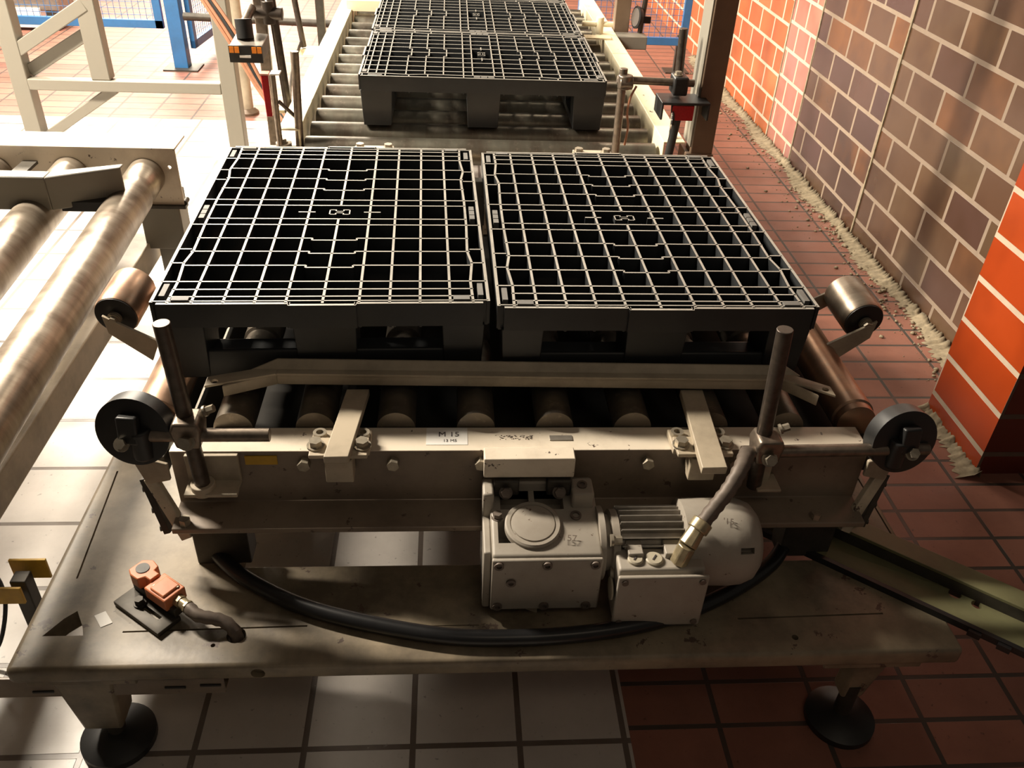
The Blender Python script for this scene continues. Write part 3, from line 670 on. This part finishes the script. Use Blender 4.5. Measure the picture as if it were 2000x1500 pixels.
# diagonal guide track, lower right
K = thing('diagonal_track', 'olive painted double guide track running off diagonally at the lower right', 'track', (.85, -.25, .25))
def strip(b, pts, za, zb): b.prism(pts, 'z', za, zb)
d = V(.268, -.215, 0).normalized(); n = V(-d.y, d.x, 0)
def tp(s, w): p = V(.64, -.205, 0)+d*s+n*w; return (p.x, p.y)
b = B(); strip(b, [tp(-.16, 0), tp(.62, 0), tp(.62, .066), tp(-.16, .066)], .2502, .262)
KB = b.build('lower_flange', 'track', K, .001)
c = B(); p = tp(.26, .060); c.cyl((p[0], p[1], .2), (p[0], p[1], .3), .012); p = tp(.30, .057); c.cyl((p[0], p[1], .2), (p[0], p[1], .3), .010); cut(KB, c)
b = B(); strip(b, [tp(-.16, .066), tp(.62, .066), tp(.62, .074), tp(-.16, .074)], .2502, .285); b.build('web', 'darkmet', K)  # dark colour stands for the shadow inside the track channel
b = B(); strip(b, [tp(-.02, .066), tp(.62, .066), tp(.62, .112), tp(-.02, .112)], .285, .292); b.build('upper_flange', 'track', K, .001)
b = B(); strip(b, [tp(-.16, -.010), tp(.62, -.010), tp(.62, 0), tp(-.16, 0)], .2502, .264)
for k in range(7): 
    s0 = .30+k*.05; strip(b, [tp(s0, -.018), tp(s0+.022, -.018), tp(s0+.022, -.010), tp(s0, -.010)], .2502, .262)
b.build('toothed_edge', 'black', K)
for s_, w_ in ((.02, .035), (.05, .093)):
    p = tp(s_, w_); bits('track_screw', 'darkmet', K, [('cyl', ((p[0], p[1], .262 if w_ < .05 else .292), (p[0], p[1], .266 if w_ < .05 else .296), .007, 20))])

# guide wheels beside the pallets
def wheel(x, s, label, mat):
    t = thing('idler_roller', label, 'wheel', (x, .2, .5), 'side idlers beside the front pallets')
    a = V(x+s*.010, .155, .575); d = V(-s*.06, 1, .10).normalized()
    b = B(); b.lathe(a, d, [(0, .030), (.001, .042), (.006, .044), (.105, .044), (.110, .042), (.112, .02)], 48); b.build('wheel_roller', mat, t)
    b = B(); b.lathe(a-d*.003, d, [(0, .036), (.001, .041), (.012, .041)], 40); b.build('wheel_end_cap', 'black', t)
    b = B(); b.bolt(a-d*.012, -d, .009, .010); b.cyl(a-d*.006, a-d*.012, .014, 24); b.build('axle_bolt', 'bolt', t)
    b = B(); b.hexa([(x+s*.030, .135, .585), (x-s*.075, .120, .535), (x-s*.055, .120, .49), (x+s*.025, .135, .545),
                     (x+s*.030, .142, .585), (x-s*.075, .127, .535), (x-s*.055, .127, .49), (x+s*.025, .142, .545)])
    b.build('side_plate', 'greybeige', t, .001)
    b = B(); b.hexa([(x+s*.015, .275, .60), (x-s*.09, .262, .55), (x-s*.08, .262, .51), (x+s*.010, .275, .56),
                     (x+s*.015, .281, .60), (x-s*.09, .268, .55), (x-s*.08, .268, .51), (x+s*.010, .281, .56)])
    b.build('side_plate', 'greybeige', t, .001)
    return t
wheel(-.728, -1, 'coppery guide wheel on a bent plate to the left of the front left pallet', 'roll_copper')
wheel(.795, 1, 'shiny steel guide wheel on a plate to the right, between pallets and brick wall', 'roll_left')

# ================================================================== FAR ROLLER CONVEYOR
R = thing('roller_conveyor', 'far roller conveyor with bright cream side rails running up the middle', 'conveyor', (.03, 2.2, 0))
for k in range(15):
    y = 1.345+.142*k
    b = B(); b.lathe((-.535, y, .492), (1, 0, 0), [(0, .03), (.004, .0405), (.03, .041), (1.128, .041), (1.132, .03)], 36); b.build('roller', 'roll_far', R)
b = B()
b.prism([(-.612, .56), (-.545, .56), (-.545, .40), (-.551, .40), (-.551, .554), (-.612, .554)], 'y', 1.33, 2.83); b.build('side_rail', 'yellowcream', R, .002)
b = B(); b.prism([(-.612, .56), (-.545, .56), (-.545, .40), (-.551, .40), (-.551, .554), (-.612, .554)], 'y', 2.835, 3.5); b.build('side_rail', 'yellowcream', R, .002)
b = B(); b.prism([(.607, .40), (.607, .56), (.678, .56), (.678, .554), (.613, .554), (.613, .40)], 'y', 1.29, 2.37); b.build('side_rail', 'yellowcream', R, .002)
b = B(); b.prism([(.607, .40), (.607, .56), (.678, .56), (.678, .554), (.613, .554), (.613, .40)], 'y', 2.375, 3.5); b.build('side_rail', 'yellowcream', R, .002)
for y in (1.37, 3.2):
    for x in (-.605, .60):
        B().box(x, x+.05, y, y+.05, .0, .40).build('leg', 'yellowcream', R, .003)
B().box(-.57, -.39, 3.05, 3.12, .55, .60).build('cross_plate', 'yellowcream', R, .002)
B().box(-.665, -.60, 1.62, 1.70, .515, .525).build('rail_bracket', 'yellowcream', R, .001)
B().box(-.68, -.60, 2.35, 2.43, .515, .525).build('rail_bracket', 'yellowcream', R, .001)
b = B(); b.cyl((-.60, 1.335, .50), (-.60, 1.335, .515), .025, 24); b.box(-.66, -.50, 1.31, 1.35, .485, .50); b.bolt((-.60, 1.335, .515), (0, 0, 1), .010, .012); b.bolt((-.50, 1.33, .50), (0, 0, 1), .012, .010); b.build('end_mount', 'galv', R)
# bearing brackets behind the pallets
for x in (-.29, .34):
    t = thing('rear_clamp', 'small bolted clamp plate behind the %s front pallet' % ('left' if x < 0 else 'right'), 'clamp', (x, .92, .50), 'clamps on the back beam')
    B().box(x-.055, x+.055, 1.02, 1.075, .505, .605).build('clamp_plate', 'greybeige', t, .002)
    bits('hex_bolt', 'bolt', t, [('bolt', ((x+s*.04, 1.05, .605), (0, 0, 1), .012, .014)) for s in (-1, 1)])
t = thing('white_stop_block', 'small white stop block showing in the gap between the two front pallets', 'block', (.003, .70, .537))
B().box(-.012, .014, .69, .72, .535, .655).build('block', 'beam', t, .002)
B().box(-.008, .010, .695, .715, .46, .535).build('stem', 'darkmet', t)

# ================================================================== COLUMN AND SENSORS ON THE RIGHT
t = thing('steel_column', 'brown steel column standing at the end of the right conveyor rail', 'column', (.73, 1.30, 0))
B().box(.695, .765, 1.27, 1.34, .50, 2.3).build('shaft', 'column', t, .003)
B().box(.690, .699, 1.275, 1.37, .55, 2.3).build('lit_side_flange', 'post', t, .001)  # lighter than the shaft: light thrown back by the conveyor put into colour
B().box(.680, .768, 1.262, 1.37, .475, .53).build('foot_beam', 'column', t, .003)
B().box(.71, .76, 1.28, 1.33, 0, .48).build('lower_post', 'column', t, .003)
def vstand(name, label, x, y, z0, z1, extra, r=.0125):
    t = thing(name, label, 'sensor stand', (x, y, z0)); B().cyl((x, y, z0), (x-.003, y, z1), r, 20).build('upright_rod', 'rod', t, .001); return t
t = vstand('sensor_stand', 'round steel rod clamped to a cross rod right of the first crosswise pallet', .450, 1.265, .50, .79, None)
B().cyl((.43, 1.265, .757), (.668, 1.265, .752), .0115, 20).build('cross_rod', 'rod', t, .001)
b = B(); b.cyl((.453, 1.25, .735), (.453, 1.25, .775), .022, 20); b.cyl((.435, 1.245, .752), (.475, 1.245, .752), .018, 16); b.build('cross_clamp', 'rod', t, .003)
b = B(); b.tube([(.49, 1.255, .742), (.475, 1.25, .71), (.472, 1.26, .66), (.482, 1.27, .61), (.480, 1.28, .55)], .0035, 8); part_label(b.build('sensor_cable', 'copper', t), 'thin orange cable')
t = thing('light_sensor', 'black bracket with red reflector under a clamp beside the brown column', 'sensor', (.62, 1.27, .70))
b = B(); b.box(.60, .645, 1.235, 1.30, .72, .775); b.build('clamp', 'black', t, .006, seg=3)
b = B(); b.bolt((.615, 1.262, .775), (0, 0, 1), .010, .012); b.build('clamp_bolt', 'bolt', t)
b = B(); b.box(.565, .715, 1.21, 1.31, .700, .708); b.box(.565, .572, 1.21, 1.31, .655, .705); b.box(.708, .715, 1.21, 1.31, .655, .705); b.build('hood', 'black', t, .002)
B().box(.600, .668, 1.215, 1.23, .652, .698).build('red_reflector', 'red', t, .002)
b = B(); b.lathe((.600, 1.20, .655), (-1, .2, 0), [(0, .026), (.004, .026), (.0045, .02)], 28); b.build('mirror_disc', ['mirror'], t)
b = B(); b.cyl((.603, 1.225, .70), (.607, 1.212, .64), .006, 12); b.cyl((.61, 1.23, .50), (.625, 1.235, .66), .013, 16); b.build('holder_rod', 'black', t)
t = thing('upright_rod', 'free standing dark steel rod behind the red light sensor', 'rod', (.642, 1.33, .55))
B().cyl((.645, 1.33, .55), (.628, 1.33, .895), .013, 20).build('rod', 'darkrod', t, .001)
t = thing('mirror_stand', 'small round mirror on a rod fixed to the right rail arm', 'mirror', (.80, 2.75, .5))
b = B(); b.box(.67, .82, 2.69, 2.78, .50, .555); b.build('arm_box', 'post', t, .003)
b = B(); b.cyl((.80, 2.78, .55), (.815, 2.78, .80), .012, 16); b.build('rod', 'darkrod', t)
b = B(); b.lathe((.775, 2.76, .625), (-1, -.25, .1), [(-.012, .044), (0, .048), (.006, .048), (.007, .040)], 36); b.build('mirror_rim', 'black', t)
b = B(); b.lathe((.7675, 2.758, .6258), (-1, -.25, .1), [(0, .039), (.0012, .039)], 36); b.build('mirror_glass', 'mirror', t)
b = B(); b.box(.80, .84, 2.755, 2.765, .60, .63); b.build('holder', 'black', t, .003)
t = thing('short_post', 'brown square post beside the right rail near the small mirror', 'post', (.69, 2.83, 0))
B().box(.682, .75, 2.80, 2.86, 0, 1.3).build('post', 'column', t, .003)
t = thing('cross_rod_clamp', 'cream painted clamp with bolt on the right rail at the top', 'clamp', (.6, 2.95, .55))
b = B(); b.box(.52, .64, 2.60, 2.66, .560, .567); b.build('plate', 'yellowcream', t, .001)
b = B(); b.cyl((.52, 2.72, .60), (.66, 2.72, .60), .012, 16); b.build('rod', 'yellowcream', t)
b = B(); b.cyl((.60, 2.72, .56), (.60, 2.72, .63), .018, 16); b.build('clamp', 'yellowcream', t, .002)

# ================================================================== LEFT ROLLER CONVEYOR
L = thing('roller_conveyor', 'wide roller conveyor with three spotted steel rollers at the left edge', 'conveyor', (-1.2, .5, 0))
b = B(); b.prism([(1.028, .43), (1.028, .60), (1.145, .60), (1.145, .592), (1.036, .592), (1.036, .43)], 'x', -1.75, -.845); BM = b.build('end_beam', 'beam', L, .003)
c = B(); c.cyl((-.868, .9, .545), (-.868, 1.06, .545), .0055, 12); cut(BM, c)
B().box(-1.30, -.84, 1.018, 1.05, .422, .432).build('beam_edge', 'darkmet', L, .001)
B().cyl((-.845, 1.03, .436), (-.845, 1.06, .436), .008, 12).build('edge_pin', 'darkmet', L)
for k in range(4):
    x = -.935-.207*k
    b = B(); b.lathe((x, 1.028, .52), (.045, -1, 0), [(0, .050), (.09, .050), (.105, .046), (.145, .046), (.16, .052), (1.5, .052), (1.51, .03)], 44)
    b.build('roller', 'roll_left', L)
B().box(-1.035, -.975, -1.0, 1.24, .22, .30).build('lower_beam', 'greybeige', L, .004)
B().box(-.985, -.868, 1.045, 1.125, .28, .45).build('leg', 'post', L, .004)
B().box(-.955, -.90, 1.06, 1.11, 0, .28).build('leg', 'post', L, .004)
B().box(-1.03, -.98, -.9, -.85, 0, .22).build('leg', 'post', L, .004)
t = thing('guide_rail', 'short grey guide bar with upturned end lying across the left rollers', 'guide rail', (-1.1, .78, .58))
b = B(); PP = [(-1.75, .72, .60), (-1.075, .72, .60), (-.915, .795, .60)]
for (xa, ya, _), (xb, yb, _) in zip(PP, PP[1:]):
    wa = .055 if xa < -1.2 else .045; wb = .045 if xb < -1 else .03
    b.hexa([(xa, ya, .545), (xb, yb, .545), (xb, yb+.008, .545), (xa, ya+.008, .545), (xa, ya, .632), (xb, yb, .632), (xb, yb+.008, .632), (xa, ya+.008, .632)])
    b.hexa([(xa, ya, .626), (xb, yb, .626), (xb, yb+wb, .626), (xa, ya+wa, .626), (xa, ya, .632), (xb, yb, .632), (xb, yb+wb, .632), (xa, ya+wa, .632)])
b.build('guide_bar', 'post', t, .003)
B().box(-1.265, -1.225, .725, 1.027, .549, .557).build('arm', 'darkmet', t)
B().box(-1.06, -.93, .74, .775, .535, .56).build('support_block', 'black', t)

# ================================================================== STEEL FRAME, BACK LEFT
t = thing('tube_rack', 'pale grey square tube frame with posts and cross bars behind the left conveyor', 'frame', (-1.4, 2.3, 0))
def tubebox(x, y, w, d_, z0, z1, name='post'): return B().box(x, x+w, y, y+d_, z0, z1).build(name, 'post', t, .004)
tubebox(-1.855, 2.3, .068, .068, 0, 1.6); tubebox(-1.02, 2.3, .068, .068, 0, 1.6)
tubebox(-1.79, 2.3, .77, .045, .365, .41, 'cross_bar')
tubebox(-1.535, 2.305, .075, .06, .41, 1.6)
B().bar((-1.80, 2.33, .52), (-1.50, 2.33, .70), .05, .055, (0, 1, 0)).build('brace', 'post', t, .003)
B().bar((-1.79, 2.36, .43), (-1.50, 2.36, .60), .05, .045, (0, 1, 0)).build('brace', 'post', t, .003)
B().bar((-1.77, 2.34, .17), (-1.46, 2.34, .37), .04, .04, (0, 1, 0)).build('brace', 'post', t, .003)
B().box(-2.35, -1.85, 2.31, 2.36, .53, .58).build('cross_bar', 'post', t, .003)
t = thing('support_pole', 'slim brownish grey round pole on a small foot left of the far conveyor', 'pole', (-1.13, 3.2, 0))
B().cyl((-1.13, 3.2, .0), (-1.13, 3.2, 1.5), .03, 24).build('pole', 'greybeige', t)
b = B(); b.lathe((-1.13, 3.2, 0), (0, 0, 1), [(0, .055), (.012, .055), (.03, .034)], 24); b.build('foot', 'column', t)
t = thing('floor_pipe', 'dark horizontal pipe close to the floor at the back left', 'pipe', (-1.1, 3.97, .28))
B().cyl((-1.60, 3.97, .30), (-.70, 3.92, .295), .022, 20).build('pipe', 'darkmet', t)
B().box(-.83, -.80, 3.92, 3.95, 0, .28).build('stand', 'darkmet', t)

# blue fence
def panel(name, label, a, b2, z0, z1, grp=None, step=.05):
    t = thing('mesh_fence', label, 'fence', a, grp); a, c = V(*a), V(*b2); d = (c-a); Ln = d.length; d.normalize()
    fw = .045
    b = B()
    def at(s, z): p = a+d*s; return (p.x, p.y, z)
    b.bar(at(0, z0+fw/2), at(Ln, z0+fw/2), .03, fw); b.bar(at(0, z1-fw/2), at(Ln, z1-fw/2), .03, fw)
    nn = d.cross(V(0, 0, 1))
    for s in (fw/2, Ln-fw/2): b.bar(at(s, z0), at(s, z1), fw, .03, tuple(nn))
    b.build('frame', 'blue', t, .002)
    b = B(); k = step
    while k < Ln: b.cyl(at(k, z0+.02), at(k, z1-.02), .0016, 6); k += step
    z = z0+step
    while z < z1-.02: b.cyl(at(0, z), at(Ln, z), .0016, 6); z += step
    b.build('wire_mesh', 'blue', t); return t
panel('fence_panel', 'blue wire mesh fence panel at the far left', (-3.4, 4.02, 0), (-1.735, 4.02, 0), .22, 1.5, 'blue fence panels', .035)
panel('fence_panel', 'narrow blue mesh panel swung away behind the blue post', (-1.60, 4.06, 0), (-1.56, 4.50, 0), .10, 1.5, 'blue fence panels', .035)
panel('fence_panel', 'blue wire mesh fence panel against the orange brick wall at the back right', (.70, 4.20, 0), (1.40, 4.20, 0), .17, 1.5, 'blue fence panels', .035)
t = thing('fence_post', 'blue square fence post on a floor plate at the back left', 'post', (-1.66, 4.02, 0))
B().box(-1.705, -1.625, 3.98, 4.06, .004, 1.6).build('post', 'blue', t, .003)
B().box(-1.76, -1.56, 3.93, 4.09, 0, .008).build('floor_plate', 'darkmet', t)
t = thing('fence_post', 'slim fence post on a floor plate by the brick wall, back right', 'post', (1.36, 4.25, 0))
B().box(1.35, 1.38, 4.23, 4.26, .004, .22).build('post', 'darkmet', t)
B().box(1.29, 1.44, 4.18, 4.30, 0, .008).build('floor_plate', 'darkmet', t)

# ================================================================== SENSORS ON THE LEFT OF THE FAR CONVEYOR
t = thing('scanner_stand', 'pair of dark uprights with pipe clamp left of the far conveyor', 'stand', (-.62, 1.62, .3))
B().cyl((-.625, 1.62, .50), (-.655, 1.62, 1.05), .014, 16).build('upright_rod', 'darkrod', t)
b = B(); b.box(-.700, -.665, 1.60, 1.625, .36, 1.1); b.build('flat_upright', 'rod', t, .003)
b = B(); b.cyl((-.70, 1.60, .845), (-.61, 1.60, .84), .020, 16); b.cyl((-.655, 1.60, .81), (-.655, 1.60, .88), .020, 16); b.build('pipe_clamp', 'darkrod', t, .002)
b = B(); b.cyl((-.70, 1.58, .862), (-.715, 1.52, .83), .014, 16); b.build('elbow', 'rod', t)
t = thing('barcode_scanner', 'black and silver sensor head with amber marks hanging from the clamp', 'sensor', (-.72, 1.50, .76))
b = B(); b.hexa([(-.752, 1.44, .735), (-.655, 1.43, .735), (-.648, 1.53, .75), (-.745, 1.54, .75), (-.752, 1.44, .782), (-.655, 1.43, .778), (-.648, 1.53, .795), (-.745, 1.54, .80)])
b.build('housing', 'galv', t, .002)
B().box(-.7535, -.653, 1.4245, 1.433, .733, .783).build('front_plate', 'black', t)
b = B()
for x in (-.751, -.735, -.683, -.667): b.box(x, x+.0135, 1.4225, 1.4245, .762, .780)
b.build('amber_labels', 'amber', t)
B().box(-.722, -.688, 1.4225, 1.4245, .748, .755).build('white_slot', 'white', t)
b = B(); b.cyl((-.712, 1.49, .79), (-.715, 1.50, .845), .026, 24); b.build('round_body', 'black', t)
t = thing('light_barrier', 'slim red light barrier with white top plate below the sensor head', 'sensor', (-.63, 1.33, .55))
B().hexa([(-.640, 1.32, .60), (-.622, 1.32, .60), (-.622, 1.345, .60), (-.640, 1.345, .60), (-.644, 1.32, .725), (-.622, 1.32, .725), (-.622, 1.35, .725), (-.644, 1.35, .725)]).build('red_housing', 'red', t, .002)
B().box(-.645, -.6215, 1.319, 1.352, .725, .73).build('faded_top', 'redpink', t)
B().box(-.617, -.588, 1.32, 1.36, .726, .731).build('white_plate', 'white', t, .001)
B().cyl((-.608, 1.318, .49), (-.610, 1.325, .726), .009, 12).build('rod', 'rod', t)
B().cyl((-.600, 1.33, .645), (-.555, 1.36, .585), .006, 12).build('stay', 'darkrod', t)
t = thing('upright_rod', 'free steel rod with bright cut top at the near end of the left rail', 'rod', (-.54, 1.345, .5))
B().cyl((-.552, 1.345, .500), (-.540, 1.345, .792), .0125, 20).build('rod', 'rod', t, .001)
t = thing('hanging_rod', 'dark reddish rod on a small cream bracket left of the rail, near the top', 'rod', (-.69, 2.45, .5))
B().cyl((-.69, 2.45, .53), (-.72, 2.45, .80), .012, 12).build('rod', 'darkrod', t)
B().box(-.72, -.61, 2.43, 2.49, .50, .525).build('bracket', 'yellowcream', t)
b = B(); b.tube([(-.70, 2.44, .55), (-.725, 2.35, .48), (-.72, 2.2, .43), (-.70, 2.05, .42)], .008, 8); b.build('cable', 'darkrod', t)
B().box(-.665, -.63, 2.70, 2.73, .45, .75).build('flat_bracket', 'darkmet', t)
b = B()
for k, (dx, m_) in enumerate(((0, 'copper'), (.012, 'copper'), (.024, 'black'), (.036, 'copper'))):
    b.mat(0 if m_ == 'copper' else 1); b.tube([(-.98+dx, 1.95, .86), (-.86+dx, 1.86, .70+.004*k), (-.76+dx*.8, 1.78, .555), (-.67+dx*.6, 1.70, .46)], .0065, 8)
tag(b.build('cable_bundle', ['copper', 'black']), 'slanting bundle of orange and black cables left of the far conveyor', 'cables')
t = thing('grey_machine', 'grey machine base with white plate behind the blue fence, top left corner', 'machine', (-3.0, 4.9, 0))
B().box(-3.5, -2.62, 4.8, 5.2, .12, .5).build('body', 'galv', t, .01)
B().box(-2.72, -2.66, 4.8, 4.86, 0, .12).build('leg', 'darkmet', t)
B().box(-2.95, -2.75, 4.785, 4.80, .02, .14).build('white_plate', 'white', t)
